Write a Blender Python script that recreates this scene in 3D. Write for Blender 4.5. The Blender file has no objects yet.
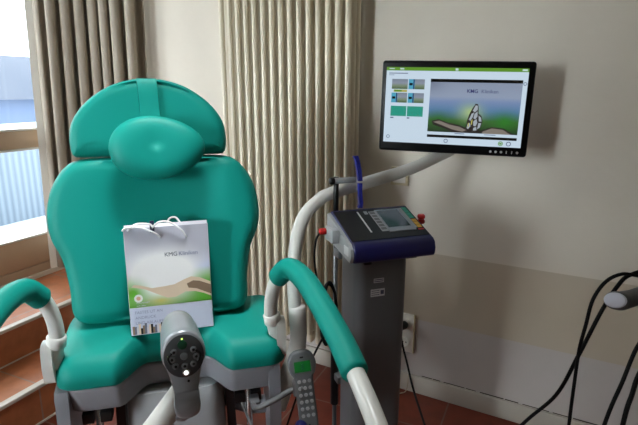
import bpy, bmesh, math, random
from mathutils import Vector, Matrix
random.seed(4)
S = bpy.context.scene
COL = S.collection
PI = math.pi
R = math.radians

# ------------------------------------------------------------------ camera
cam = bpy.data.cameras.new('camera')
cam.sensor_width = 36.0
cam.lens = 510.0 / 638.0 * 36.0
cam.clip_start = 0.02
cam_o = bpy.data.objects.new('camera', cam)
COL.objects.link(cam_o)
cam_o.location = (0, 0, 1.45)
cam_o.rotation_euler = (R(90 - 13.5), 0, R(24.5))
S.camera = cam_o

# ------------------------------------------------------------------ world, lights, exposure
w = bpy.data.worlds.new('world')
S.world = w
w.use_nodes = True
bg = w.node_tree.nodes['Background']
bg.inputs['Color'].default_value = (0.92, 0.96, 1.0, 1)
bg.inputs['Strength'].default_value = 1.0
# overcast sky, brighter in the low haze where the sun hides (to the left and behind the camera)
SKY_BASE, SKY_GLOW, SKY_POW = 2.2, 18.0, 42.0
GLOW = (-0.285, -0.958, 0.10)
wt = w.node_tree
tcw = wt.nodes.new('ShaderNodeTexCoord')
dp = wt.nodes.new('ShaderNodeVectorMath')
dp.operation = 'DOT_PRODUCT'
gl_ = math.sqrt(sum(c * c for c in GLOW))
dp.inputs[1].default_value = tuple(c / gl_ for c in GLOW)
wt.links.new(tcw.outputs['Generated'], dp.inputs[0])
mxm = wt.nodes.new('ShaderNodeMath')
mxm.operation = 'MAXIMUM'
mxm.inputs[1].default_value = 0.0
wt.links.new(dp.outputs['Value'], mxm.inputs[0])
pw = wt.nodes.new('ShaderNodeMath')
pw.operation = 'POWER'
pw.inputs[1].default_value = SKY_POW
wt.links.new(mxm.outputs[0], pw.inputs[0])
ma = wt.nodes.new('ShaderNodeMath')
ma.operation = 'MULTIPLY_ADD'
ma.inputs[1].default_value = SKY_GLOW
ma.inputs[2].default_value = SKY_BASE
wt.links.new(pw.outputs[0], ma.inputs[0])
wt.links.new(ma.outputs[0], bg.inputs['Strength'])

def portal(name, loc, rot, sx, sy):
    l = bpy.data.lights.new(name, 'AREA')
    l.shape = 'RECTANGLE'
    l.size, l.size_y = sx, sy
    l.cycles.is_portal = True
    o = bpy.data.objects.new(name, l)
    COL.objects.link(o)
    o.location, o.rotation_euler = loc, rot
portal('window_portal', (-2.86, 1.4, 1.5), (R(90), 0, R(-90)), 1.7, 2.25)
portal('rear_window_portal', (-2.36, -2.65, 1.53), (R(-90), 0, 0), 0.64, 2.06)

V = S.view_settings
V.view_transform = 'Standard'
V.look = 'None'
V.gamma = 1.0
V.use_curve_mapping = False
V.exposure = 1.93

# ------------------------------------------------------------------ materials
def lin(c):
    return tuple((x / 12.92 if x <= 0.04045 else ((x + 0.055) / 1.055) ** 2.4) for x in c)

def hexc(h):
    return lin(tuple(int(h[i:i + 2], 16) / 255 for i in (0, 2, 4)))

def mat(name, col, rough=0.5, metal=0.0, bump=0.0, bscale=200.0, emit=None, estr=0.0, var=0.0, coat=0.0, spec=0.5):
    m = bpy.data.materials.new(name)
    m.use_nodes = True
    nt = m.node_tree
    b = nt.nodes['Principled BSDF']
    if isinstance(col, str):
        col = hexc(col)
    b.inputs['Base Color'].default_value = (*col, 1)
    b.inputs['Roughness'].default_value = rough
    b.inputs['Metallic'].default_value = metal
    b.inputs['Coat Weight'].default_value = coat
    b.inputs['Specular IOR Level'].default_value = spec
    tc = nt.nodes.new('ShaderNodeTexCoord')
    if var > 0:
        n = nt.nodes.new('ShaderNodeTexNoise')
        n.inputs['Scale'].default_value = 9.0
        n.inputs['Detail'].default_value = 4.0
        nt.links.new(tc.outputs['Object'], n.inputs['Vector'])
        mx = nt.nodes.new('ShaderNodeMix')
        mx.data_type = 'RGBA'
        mx.inputs[6].default_value = (*[c * (1 - var) for c in col], 1)
        mx.inputs[7].default_value = (*[min(1, c * (1 + var)) for c in col], 1)
        nt.links.new(n.outputs['Fac'], mx.inputs[0])
        nt.links.new(mx.outputs[2], b.inputs['Base Color'])
    if bump > 0:
        n2 = nt.nodes.new('ShaderNodeTexNoise')
        n2.inputs['Scale'].default_value = bscale
        n2.inputs['Detail'].default_value = 3.0
        nt.links.new(tc.outputs['Object'], n2.inputs['Vector'])
        bp = nt.nodes.new('ShaderNodeBump')
        bp.inputs['Strength'].default_value = bump
        bp.inputs['Distance'].default_value = 0.002
        nt.links.new(n2.outputs['Fac'], bp.inputs['Height'])
        nt.links.new(bp.outputs['Normal'], b.inputs['Normal'])
    if emit is not None:
        if isinstance(emit, str):
            emit = hexc(emit)
        b.inputs['Emission Color'].default_value = (*emit, 1)
        b.inputs['Emission Strength'].default_value = estr
    return m

def wall_paint():
    """cream wall with a painted tan band and a greyer painted plinth zone"""
    m = mat('wall_paint', 'cdc4b2', 0.75)
    nt = m.node_tree
    b = nt.nodes['Principled BSDF']
    tc = nt.nodes.new('ShaderNodeTexCoord')
    sp = nt.nodes.new('ShaderNodeSeparateXYZ')
    nt.links.new(tc.outputs['Object'], sp.inputs[0])
    rp = nt.nodes.new('ShaderNodeValToRGB')
    rp.color_ramp.interpolation = 'CONSTANT'
    e = rp.color_ramp.elements
    e[0].position = 0.0
    e[0].color = (*hexc('c6beb9'), 1)
    e[1].position = 0.381
    e[1].color = (*hexc('c4b7a3'), 1)
    k = e.new(0.722)
    k.color = (*hexc('dbd2c4'), 1)
    nt.links.new(sp.outputs['Z'], rp.inputs[0])
    n = nt.nodes.new('ShaderNodeTexNoise')
    n.inputs['Scale'].default_value = 3.0
    n.inputs['Detail'].default_value = 6.0
    nt.links.new(tc.outputs['Object'], n.inputs['Vector'])
    mr = nt.nodes.new('ShaderNodeMapRange')
    mr.inputs[1].default_value = 0.3
    mr.inputs[2].default_value = 0.7
    mr.inputs[3].default_value = 0.95
    mr.inputs[4].default_value = 1.03
    nt.links.new(n.outputs['Fac'], mr.inputs[0])
    mx = nt.nodes.new('ShaderNodeMix')
    mx.data_type = 'RGBA'
    mx.blend_type = 'MULTIPLY'
    mx.inputs[0].default_value = 1.0
    nt.links.new(rp.outputs[0], mx.inputs[6])
    nt.links.new(mr.outputs[0], mx.inputs[7])
    nt.links.new(mx.outputs[2], b.inputs['Base Color'])
    r2 = nt.nodes.new('ShaderNodeValToRGB')
    r2.color_ramp.interpolation = 'CONSTANT'
    f = r2.color_ramp.elements
    f[0].color = (0.33, 0.33, 0.33, 1)
    f[1].position = 0.722
    f[1].color = (0.8, 0.8, 0.8, 1)
    nt.links.new(sp.outputs['Z'], r2.inputs[0])
    nt.links.new(r2.outputs[0], b.inputs['Roughness'])
    n2 = nt.nodes.new('ShaderNodeTexNoise')
    n2.inputs['Scale'].default_value = 25.0
    nt.links.new(tc.outputs['Object'], n2.inputs['Vector'])
    bp = nt.nodes.new('ShaderNodeBump')
    bp.inputs['Strength'].default_value = 0.25
    bp.inputs['Distance'].default_value = 0.004
    nt.links.new(n2.outputs['Fac'], bp.inputs['Height'])
    nt.links.new(bp.outputs['Normal'], b.inputs['Normal'])
    return m

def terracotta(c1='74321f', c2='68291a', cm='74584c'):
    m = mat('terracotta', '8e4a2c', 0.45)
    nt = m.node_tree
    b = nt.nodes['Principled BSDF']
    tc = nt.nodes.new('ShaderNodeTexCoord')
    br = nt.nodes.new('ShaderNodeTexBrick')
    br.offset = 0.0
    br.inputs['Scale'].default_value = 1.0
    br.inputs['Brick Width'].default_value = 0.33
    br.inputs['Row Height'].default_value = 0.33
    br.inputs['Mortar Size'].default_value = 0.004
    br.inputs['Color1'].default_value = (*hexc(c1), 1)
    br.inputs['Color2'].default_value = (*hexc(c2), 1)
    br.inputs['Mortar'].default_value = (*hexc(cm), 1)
    nt.links.new(tc.outputs['Object'], br.inputs['Vector'])
    n = nt.nodes.new('ShaderNodeTexNoise')
    n.inputs['Scale'].default_value = 14.0
    n.inputs['Detail'].default_value = 5.0
    nt.links.new(tc.outputs['Object'], n.inputs['Vector'])
    mr = nt.nodes.new('ShaderNodeMapRange')
    mr.inputs[1].default_value = 0.3
    mr.inputs[2].default_value = 0.7
    mr.inputs[3].default_value = 0.8
    mr.inputs[4].default_value = 1.12
    nt.links.new(n.outputs['Fac'], mr.inputs[0])
    mx = nt.nodes.new('ShaderNodeMix')
    mx.data_type = 'RGBA'
    mx.blend_type = 'MULTIPLY'
    mx.inputs[0].default_value = 1.0
    nt.links.new(br.outputs['Color'], mx.inputs[6])
    nt.links.new(mr.outputs[0], mx.inputs[7])
    nt.links.new(mx.outputs[2], b.inputs['Base Color'])
    return m

def picture(name, stops, estr, blobs=(), rough=0.4):
    """a printed / displayed picture: vertical colour bands over the part's own 0..1 UV, with soft blobs.
    estr > 0 for a lit screen, 0 for print"""
    m = mat(name, (0.5, 0.5, 0.5), rough)
    nt = m.node_tree
    b = nt.nodes['Principled BSDF']
    tc = nt.nodes.new('ShaderNodeTexCoord')
    sp = nt.nodes.new('ShaderNodeSeparateXYZ')
    nt.links.new(tc.outputs['UV'], sp.inputs[0])
    rp = nt.nodes.new('ShaderNodeValToRGB')
    e = rp.color_ramp.elements
    for i, (p, c) in enumerate(stops):
        k = e[i] if i < 2 else e.new(p)
        k.position = p
        k.color = (*hexc(c), 1)
    nt.links.new(sp.outputs['Y'], rp.inputs[0])
    cur = rp.outputs[0]
    for (cx, cy, rx, ry, c, amt) in blobs:
        mp = nt.nodes.new('ShaderNodeMapping')
        mp.inputs['Location'].default_value = (-cx / rx, -cy / ry, 0)
        mp.inputs['Scale'].default_value = (1 / rx, 1 / ry, 0)
        nt.links.new(tc.outputs['UV'], mp.inputs[0])
        gr = nt.nodes.new('ShaderNodeTexGradient')
        gr.gradient_type = 'QUADRATIC_SPHERE'
        nt.links.new(mp.outputs[0], gr.inputs[0])
        ml = nt.nodes.new('ShaderNodeMath')
        ml.operation = 'MULTIPLY'
        ml.inputs[1].default_value = amt
        ml.use_clamp = True
        nt.links.new(gr.outputs['Fac'], ml.inputs[0])
        mx = nt.nodes.new('ShaderNodeMix')
        mx.data_type = 'RGBA'
        nt.links.new(ml.outputs[0], mx.inputs[0])
        nt.links.new(cur, mx.inputs[6])
        mx.inputs[7].default_value = (*hexc(c), 1)
        cur = mx.outputs[2]
    if estr > 0:
        b.inputs['Base Color'].default_value = (0.01, 0.01, 0.01, 1)
        nt.links.new(cur, b.inputs['Emission Color'])
        b.inputs['Emission Strength'].default_value = estr
    else:
        nt.links.new(cur, b.inputs['Base Color'])
    return m

def glass_mat():
    m = bpy.data.materials.new('window_glass')
    m.use_nodes = True
    nt = m.node_tree
    nt.nodes.clear()
    out = nt.nodes.new('ShaderNodeOutputMaterial')
    t = nt.nodes.new('ShaderNodeBsdfTransparent')
    t.inputs[0].default_value = (0.93, 0.96, 0.97, 1)
    g = nt.nodes.new('ShaderNodeBsdfGlossy')
    g.inputs['Roughness'].default_value = 0.02
    mx = nt.nodes.new('ShaderNodeMixShader')
    fr = nt.nodes.new('ShaderNodeFresnel')
    fr.inputs[0].default_value = 1.35
    ge = nt.nodes.new('ShaderNodeNewGeometry')      # reflect on entry only: the pane is thin, no inner total reflection
    sb = nt.nodes.new('ShaderNodeMath')
    sb.operation = 'SUBTRACT'
    sb.inputs[0].default_value = 1.0
    nt.links.new(ge.outputs['Backfacing'], sb.inputs[1])
    mu = nt.nodes.new('ShaderNodeMath')
    mu.operation = 'MULTIPLY'
    nt.links.new(fr.outputs[0], mu.inputs[0])
    nt.links.new(sb.outputs[0], mu.inputs[1])
    nt.links.new(mu.outputs[0], mx.inputs[0])
    nt.links.new(t.outputs[0], mx.inputs[1])
    nt.links.new(g.outputs[0], mx.inputs[2])
    nt.links.new(mx.outputs[0], out.inputs[0])
    return m

SCR = 0.225      # screen luminance
M = dict(
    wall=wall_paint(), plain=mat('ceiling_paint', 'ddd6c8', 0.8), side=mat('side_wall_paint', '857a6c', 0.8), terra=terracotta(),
    base=mat('baseboard_paint', 'c0b8ac', 0.45, var=0.06), dirt=mat('dirty_gap', '4a4038', 0.9, var=0.4),
    nosing=mat('nosing_trim', 'cfc6bb', 0.35), wood=mat('window_wood', 'bfa68c', 0.45, var=0.08),
    white=mat('white_lacquer', 'e2e0da', 0.3), glass=glass_mat(),
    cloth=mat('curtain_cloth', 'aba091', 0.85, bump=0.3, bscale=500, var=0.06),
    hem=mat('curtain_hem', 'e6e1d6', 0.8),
    rad=mat('radiator_enamel', 'ded3bc', 0.35),
    teal=mat('teal_leatherette', '0a8b7e', 0.5, bump=0.12, bscale=420, spec=0.2),
    shell=mat('grey_shell', '86868c', 0.45), probegrey=mat('probe_grey', '57585a', 0.45), ovalend=mat('oval_end_white', 'b9b9c4', 0.5), pedestal=mat('pedestal_cover', '9a9c9e', 0.4), dgrey=mat('dark_grey_shell', '6e6e74', 0.42),
    black=mat('black_plastic', '0e0e0f', 0.42, spec=0.35), bezel=mat('bezel_black', '08080a', 0.35, spec=0.2), rubber=mat('black_cable', '070708', 0.6, spec=0.2),
    chrome=mat('chrome', 'd0d0d0', 0.22, 1.0), steel=mat('brushed_steel', '77787a', 0.4, 0.6),
    tube=mat('white_tube', 'dcdcd6', 0.3), armgrey=mat('light_grey_tube', 'd6d4ce', 0.35),
    silver=mat('silver_plastic', '95989c', 0.3, 0.35), face=mat('keypad_face', '3a3b3d', 0.35),
    keygrey=mat('key_grey', '606264', 0.4), paper=mat('white_card', 'cfcfd8', 0.45),
    cord=mat('white_cord', 'ececec', 0.7), navy=mat('navy_plastic', '16164e', 0.35, coat=0.2),
    blue=mat('blue_plastic', '23288a', 0.4), red=mat('red_plastic', 'c4201f', 0.4),
    column=mat('grey_column', '68696c', 0.42, 0.15), cheek=mat('pale_grey_cheek', 'a4a6a8', 0.4),
    label=mat('label_white', 'd2d2d2', 0.5), print=mat('label_ink', '4a4f63', 0.5),
    lcdoff=mat('dark_display', '2b2f33', 0.12), keyteal=mat('key_teal', '2f9e84', 0.45),
    keyyel=mat('key_yellow', 'd9a32c', 0.45), strip=mat('membrane_grey', '9a9c9e', 0.45),
    lcd=mat('green_lcd', '0a3a16', 0.3, emit='1fb447', estr=0.035),
    ledg=mat('green_led', '0a3a16', 0.3, emit='c8ff70', estr=0.5), ledw=mat('white_led', 'dddddd', 0.2, emit='ffffff', estr=0.25),
    btng=mat('green_button', '10432c', 0.35), socket=mat('socket_plastic', 'd0c4a0', 0.35), switch=mat('switch_plastic', 'f5f0e6', 0.35),
    greycable=mat('grey_cable', '6f6f70', 0.5), beigec=mat('beige_cable', 'b3a48f', 0.6),
    ink=mat('print_ink', '6a7080', 0.6), inkl=mat('print_ink_light', '9298b4', 0.6), bandp=mat('bag_band', 'c9cfe2', 0.45),
    hand=mat('printed_hand', 'e8d2b8', 0.5, var=0.15), handd=mat('printed_hand_shade', '8d7560', 0.5, var=0.3),
    sticker=mat('sticker_white', 'f2f0ec', 0.5), stickc=mat('sticker_centre', 'e2b49a', 0.5), clip=mat('bag_clip', '1b1d3f', 0.4),
    s_white=mat('screen_white', (0.01, 0.01, 0.01), 0.15, emit='cfe2f2', estr=SCR),
    s_green=mat('screen_green', (0.01, 0.01, 0.01), 0.15, emit='5f962a', estr=SCR),
    s_black=mat('screen_black', (0.004, 0.004, 0.004), 0.15),
    s_ink=mat('screen_ink', (0.01, 0.01, 0.01), 0.15, emit='1c2060', estr=SCR),
    s_ink2=mat('screen_ink_light', (0.01, 0.01, 0.01), 0.15, emit='4a5278', estr=SCR),
    s_wing=mat('screen_wing', (0.01, 0.01, 0.01), 0.15, emit='aab4bc', estr=SCR),
    s_yel=mat('screen_yellow', (0.01, 0.01, 0.01), 0.15, emit='b4b060', estr=SCR),
    s_hand=mat('screen_hand', (0.01, 0.01, 0.01), 0.15, emit='857d74', estr=SCR),
    s_handd=mat('screen_hand_dark', (0.01, 0.01, 0.01), 0.15, emit='2c2624', estr=SCR),
    s_teal=mat('screen_teal', (0.01, 0.01, 0.01), 0.15, emit='2a9a86', estr=SCR),
    s_cyan=mat('screen_cyan', (0.01, 0.01, 0.01), 0.15, emit='4fa6c4', estr=SCR),
    roof=mat('slate_blue_roof', '2e3746', 0.8), facade=mat('blue_grey_facade', '414f66', 0.8, var=0.06),
    ledge=mat('snow_white_ledge', '9aa2aa', 0.7), balcony=mat('balcony_stone', 'a7adb2', 0.7),
)
M['s_photo'] = picture('screen_photo', [(0.0, '22301f'), (0.25, '3d6a34'), (0.45, '5a82a8'), (0.62, '7a90b8'), (0.72, '94a2ba'), (1.0, '8e9ab0')], SCR,
                       [(0.47, 0.42, 0.25, 0.33, 'a9c28a', 1.2), (0.85, 0.25, 0.25, 0.35, '2f7a28', 1.2), (0.12, 0.25, 0.2, 0.3, '2f6a2c', 1.0), (0.0, 1.0, 0.3, 0.4, '6a7288', .8)], 0.15)
M['s_thumb'] = picture('screen_thumb', [(0.0, '46603a'), (0.35, '7f8f7a'), (0.6, '8d97a8'), (1.0, '7d8796')], SCR, [], 0.15)
M['bagphoto'] = picture('bag_photo', [(0.0, '5a9a34'), (0.18, '84c050'), (0.33, 'a4d080'), (0.45, 'c3cfee'), (0.55, 'c9cee0'), (0.68, 'bcbcc8'), (1.0, 'b4b4c0')], 0,
                        [(0.42, 0.40, 0.75, 0.50, 'ffffff', 3.6), (0.95, 0.18, 0.35, 0.32, '52b030', 1.6), (0.05, 0.18, 0.3, 0.28, '6cbc3c', 1.3), (0.38, 0.06, 0.3, 0.12, 'd8c84e', 0.8)], 0.35)

def ribbed():
    m = mat('ribbed_sheet', 'a9bccd', 0.5)
    nt = m.node_tree
    b = nt.nodes['Principled BSDF']
    tc = nt.nodes.new('ShaderNodeTexCoord')
    wv = nt.nodes.new('ShaderNodeTexWave')
    wv.bands_direction = 'Y'
    wv.inputs['Scale'].default_value = 5.0
    wv.inputs['Distortion'].default_value = 0.4
    nt.links.new(tc.outputs['Object'], wv.inputs['Vector'])
    rp = nt.nodes.new('ShaderNodeValToRGB')
    rp.color_ramp.elements[0].color = (*hexc('4c5a68'), 1)
    rp.color_ramp.elements[1].color = (*hexc('64727f'), 1)
    nt.links.new(wv.outputs['Fac'], rp.inputs[0])
    nt.links.new(rp.outputs[0], b.inputs['Base Color'])
    return m
M['ribbed'] = ribbed()
M['lit_steptile'] = terracotta('c07a52', 'b06a44', 'a08474')  # same tile as the floor, lightened to paint in window light on the steps

# ------------------------------------------------------------------ helpers
def setp(o, label=None, cat=None, group=None, kind=None):
    if label: o['label'] = label
    if cat: o['category'] = cat
    if group: o['group'] = group
    if kind: o['kind'] = kind
    return o

def thing(name, label, cat, loc=(0, 0, 0), rz=0.0, group=None):
    o = bpy.data.objects.new(name, None)
    o.empty_display_size = 0.05
    COL.objects.link(o)
    o.location = loc
    o.rotation_euler = (0, 0, rz)
    return setp(o, label, cat, group)

class MB:
    """collects shapes; build() links ONE mesh object"""
    def __init__(s):
        s.bm = bmesh.new()
        s.uv = s.bm.loops.layers.uv.new('UVMap')
        s.mi = 0
        s.mats = []
    def use(s, m):
        m = M[m] if isinstance(m, str) else m
        if m not in s.mats: s.mats.append(m)
        s.mi = s.mats.index(m)
        return s
    def faces(s, vs, fs, smooth=True, uv=None):
        bv = [s.bm.verts.new(v) for v in vs]
        for f in fs:
            try:
                nf = s.bm.faces.new([bv[i] for i in f])
            except ValueError:
                continue
            nf.material_index = s.mi
            nf.smooth = smooth
            if uv:
                for l, i in zip(nf.loops, f): l[s.uv].uv = uv[i]
        return bv
    def box(s, c, d, bev=0.0, mtx=None, seg=2):
        t = bmesh.new()
        bmesh.ops.create_cube(t, size=1.0)
        bmesh.ops.scale(t, vec=d, verts=t.verts)
        if bev > 0:
            bmesh.ops.bevel(t, geom=t.edges[:], offset=bev, segments=seg, profile=0.5, affect='EDGES')
        bmesh.ops.translate(t, vec=c, verts=t.verts)
        return s.merge(t, mtx, bev > 0)
    def merge(s, t, mtx=None, smooth=True):
        if mtx is not None: bmesh.ops.transform(t, matrix=mtx, verts=t.verts)
        t.verts.index_update()
        s.faces([v.co.copy() for v in t.verts], [[v.index for v in f.verts] for f in t.faces], smooth)
        t.free()
        return s
    def tube(s, pts, r, seg=14, res=6, caps=True, flat=None):
        P = smooth_path([Vector(p) for p in pts], res) if res > 1 else [Vector(p) for p in pts]
        n = len(P)
        if isinstance(r, (list, tuple)):
            rr = []
            for i in range(n):
                t = i / (n - 1) * (len(r) - 1)
                k = min(int(t), len(r) - 2)
                rr.append(r[k] + (r[k + 1] - r[k]) * (t - k))
        else:
            rr = [r] * n
        T = [(P[min(i + 1, n - 1)] - P[max(i - 1, 0)]).normalized() for i in range(n)]
        u = T[0].orthogonal().normalized()
        vs, fs = [], []
        def ring(p, t, rad):
            nonlocal u
            u = (u - t * u.dot(t)).normalized()
            v = t.cross(u)
            for k in range(seg):
                a = 2 * PI * k / seg
                vs.append(p + (u * math.cos(a) + v * math.sin(a)) * rad)
        prof = []
        if caps:
            for a in (8, 35, 65): prof.append((0, -rr[0] * (1 - math.sin(R(a))) * 0 - rr[0] * 0.35 * math.cos(R(a)), rr[0] * math.sin(R(a))))
        for i in range(n): prof.append((i, 0, rr[i]))
        if caps:
            for a in (65, 35, 8): prof.append((n - 1, rr[-1] * 0.35 * math.cos(R(a)), rr[-1] * math.sin(R(a))))
        for (i, off, rad) in prof: ring(P[i] + T[i] * off, T[i], rad)
        m = len(prof)
        for i in range(m - 1):
            for k in range(seg):
                fs.append([i * seg + k, i * seg + (k + 1) % seg, (i + 1) * seg + (k + 1) % seg, (i + 1) * seg + k])
        fs.append(list(range(seg))[::-1])
        fs.append([(m - 1) * seg + k for k in range(seg)])
        s.faces(vs, fs)
        return s
    def loft(s, rings, caps=True, smooth=True):
        n = len(rings[0])
        vs = [p for r_ in rings for p in r_]
        fs = []
        for i in range(len(rings) - 1):
            for k in range(n):
                fs.append([i * n + k, i * n + (k + 1) % n, (i + 1) * n + (k + 1) % n, (i + 1) * n + k])
        if caps:
            fs.append(list(range(n))[::-1])
            fs.append([(len(rings) - 1) * n + k for k in range(n)])
        s.faces(vs, fs, smooth)
        return s
    def lathe(s, prof, c=(0, 0, 0), seg=24, mtx=None):
        t = MB()
        rings = [[Vector((c[0] + r_ * math.cos(2 * PI * k / seg), c[1] + r_ * math.sin(2 * PI * k / seg), c[2] + z)) for k in range(seg)] for (r_, z) in prof]
        if mtx is not None: rings = [[mtx @ p for p in rg] for rg in rings]
        t.bm.free()
        return s.loft(rings)
    def prism(s, poly, y0, y1, mtx=None, smooth=False, axis='y'):
        """polygon in (x,z) extruded along y (or in (y,z) along x, or (x,y) along z)"""
        def P(a, b, d):
            p = {'y': (a, d, b), 'x': (d, a, b), 'z': (a, b, d)}[axis]
            return mtx @ Vector(p) if mtx is not None else Vector(p)
        return s.loft([[P(a, b, y0) for a, b in poly], [P(a, b, y1) for a, b in poly]], True, smooth)
    def rect(s, x0, x1, z0, z1, y, mtx=None):
        vs = [Vector((x0, y, z0)), Vector((x1, y, z0)), Vector((x1, y, z1)), Vector((x0, y, z1))]
        if mtx is not None: vs = [mtx @ v for v in vs]
        s.faces(vs, [[0, 1, 2, 3]], False, [(0, 0), (1, 0), (1, 1), (0, 1)])
        return s
    def poly(s, pts, y, mtx=None):
        vs = [Vector((a, y, b)) for a, b in pts]
        if mtx is not None: vs = [mtx @ v for v in vs]
        s.faces(vs, [list(range(len(vs)))], False)
        return s
    def build(s, name, m=None, parent=None, label=None, sharp=40, bevel=0.0, solid=0.0):
        if m is not None:
            m = M[m] if isinstance(m, str) else m
            if not s.mats: s.mats = [m]
        bmesh.ops.recalc_face_normals(s.bm, faces=s.bm.faces[:])
        me = bpy.data.meshes.new(name)
        s.bm.to_mesh(me)
        s.bm.free()
        for x in s.mats: me.materials.append(x)
        if sharp: me.set_sharp_from_angle(angle=R(sharp))
        o = bpy.data.objects.new(name, me)
        COL.objects.link(o)
        if parent is not None: o.parent = parent
        if label: o['label'] = label
        if solid:
            md = o.modifiers.new('solid', 'SOLIDIFY')
            md.thickness = solid
            md.offset = 0
        return o

def smooth_path(P, res):
    if len(P) < 3 or res <= 1: 
        return P if len(P) > 2 else [P[0].lerp(P[1], t / 4) for t in range(5)]
    out = []
    for i in range(len(P) - 1):
        p0 = P[i - 1] if i > 0 else P[i] * 2 - P[i + 1]
        p1, p2 = P[i], P[i + 1]
        p3 = P[i + 2] if i + 2 < len(P) else P[i + 1] * 2 - P[i]
        for k in range(res):
            t = k / res
            out.append(0.5 * ((2 * p1) + (p2 - p0) * t + (2 * p0 - 5 * p1 + 4 * p2 - p3) * t * t + (3 * p1 - p0 - 3 * p2 + p3) * t ** 3))
    out.append(P[-1])
    return out

def closed_curve(pts, n=96):
    P = [Vector((a, b, 0)) for a, b in pts]
    m = len(P)
    dense = []
    for i in range(m):
        p0, p1, p2, p3 = P[i - 1], P[i], P[(i + 1) % m], P[(i + 2) % m]
        for k in range(16):
            t = k / 16
            dense.append(0.5 * ((2 * p1) + (p2 - p0) * t + (2 * p0 - 5 * p1 + 4 * p2 - p3) * t * t + (3 * p1 - p0 - 3 * p2 + p3) * t ** 3))
    L = [0]
    for i in range(len(dense)): L.append(L[-1] + (dense[(i + 1) % len(dense)] - dense[i]).length)
    out, j = [], 0
    for k in range(n):
        d = L[-1] * k / n
        while L[j + 1] < d: j += 1
        t = (d - L[j]) / max(1e-9, L[j + 1] - L[j])
        q = dense[j].lerp(dense[(j + 1) % len(dense)], t)
        out.append((q.x, q.y))
    return out

def pad(mb, outline, c, T, rad, mtx, front=None, n=120, back_rad=None):
    """upholstered pad: smooth outline in the (a,b) plane, depth axis = third axis; rounded rim"""
    O = closed_curve(outline, n)
    nrm = []
    for i in range(n):
        ax, ay = O[i - 1]
        bx, by = O[(i + 1) % n]
        l = math.hypot(bx - ax, by - ay)
        nx, ny = (by - ay) / l, -(bx - ax) / l
        if nx * (O[i][0] - c[0]) + ny * (O[i][1] - c[1]) < 0: nx, ny = -nx, -ny
        nrm.append((nx, ny))
    br = back_rad or rad * 0.6
    rings = []
    def rg(inset, depth, sc=1.0, surf=False):
        r_ = []
        for (x, y), (nx, ny) in zip(O, nrm):
            a, b = x - nx * inset, y - ny * inset
            a, b = c[0] + (a - c[0]) * sc, c[1] + (b - c[1]) * sc
            d = depth
            if front and surf: d += front(a, b)
            r_.append(mtx @ Vector((a, b, d)))
        rings.append(r_)
    rg(br, -T, 0.05)
    rg(br, -T)
    for a in (20, 45, 70, 90): rg(br * (1 - math.sin(R(a))), -T + br * (1 - math.cos(R(a))))
    for a in (0, 15, 30, 45, 60, 75, 90): rg(rad * (1 - math.cos(R(a))), -rad + rad * math.sin(R(a)), 1.0, a > 50)
    for sc in (0.93, 0.85, 0.75, 0.62, 0.48, 0.33, 0.18, 0.04): rg(rad, 0, sc, True)
    mb.loft(rings)
    return mb

def text(s, size, m, parent, loc, rot, name='lettering', ext=0.0004, align='CENTER', bold=0.0):
    cu = bpy.data.curves.new('txt', 'FONT')
    cu.body = s
    cu.size = size
    cu.extrude = ext
    cu.offset = bold
    cu.align_x = align
    cu.resolution_u = 3
    o = bpy.data.objects.new('txt', cu)
    COL.objects.link(o)
    dg = bpy.context.evaluated_depsgraph_get()
    me = bpy.data.meshes.new_from_object(o.evaluated_get(dg))
    bpy.data.objects.remove(o)
    me.name = name
    me.materials.clear()
    me.materials.append(M[m])
    t = bpy.data.objects.new(name, me)
    COL.objects.link(t)
    t.parent = parent
    t.location = loc
    t.rotation_euler = rot
    return t

def struct(name, mb, m, label=None):
    o = mb.build(name, m)
    o['kind'] = 'structure'
    if label: o['label'] = label
    return o

# ------------------------------------------------------------------ the room
XW, YW, ZC = -2.69, 2.25, 2.72          # window wall, back wall, ceiling
XR, YB = 1.25, -2.5
PIV, WROT = Vector((-.55, YW, 0)), R(-5.2)      # the back wall is not quite square to the window wall
WM = Matrix.Translation(PIV) @ Matrix.Rotation(WROT, 4, 'Z')
def WP(x, off, z): return WM @ Vector((x, -off, z))
YE = 2.42
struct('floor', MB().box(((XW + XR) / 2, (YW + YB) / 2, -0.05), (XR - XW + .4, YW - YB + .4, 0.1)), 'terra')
struct('ceiling', MB().box(((XW + XR) / 2, (YW + YB) / 2, ZC + .05), (XR - XW + .4, YW - YB + .4, 0.1)), 'plain')
wb = struct('wall_back', MB().box((.12, .1, ZC / 2), (4.48, .2, ZC)), 'wall')
wb.location, wb.rotation_euler = PIV, (0, 0, WROT)
struct('wall_right', MB().box((XR + .1, (2.05 + YB) / 2, ZC / 2), (0.2, 2.05 - YB, ZC)), 'side')
# window wall: sill zone below and lintel above one wide glazed opening
W0, W1, WZ0, WZ1 = 0.55, 2.246, 0.395, 2.6
m = MB()
m.box((XW - .1, (YE + YB) / 2, WZ0 / 2), (0.2, YE - YB, WZ0))
m.box((XW - .1, (W1 + YE) / 2, (WZ0 + WZ1) / 2), (0.2, YE - W1, WZ1 - WZ0))
m.box((XW - .1, (YE + YB) / 2, (WZ1 + ZC) / 2), (0.2, YE - YB, ZC - WZ1))
m.box((XW - .1, (YB + W0) / 2, (WZ0 + WZ1) / 2), (0.2, W0 - YB, WZ1 - WZ0))
struct('wall_left', m, 'plain')
RX0, RX1, RZ0, RZ1 = -2.68, -2.04, 0.5, 2.56
m = MB()
m.box(((XW + XR) / 2, YB - .1, RZ0 / 2), (XR - XW, 0.2, RZ0))
m.box(((XW + XR) / 2, YB - .1, (RZ1 + ZC) / 2), (XR - XW, 0.2, ZC - RZ1))
m.box(((XW + RX0) / 2, YB - .1, (RZ0 + RZ1) / 2), (RX0 - XW, 0.2, RZ1 - RZ0))
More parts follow.
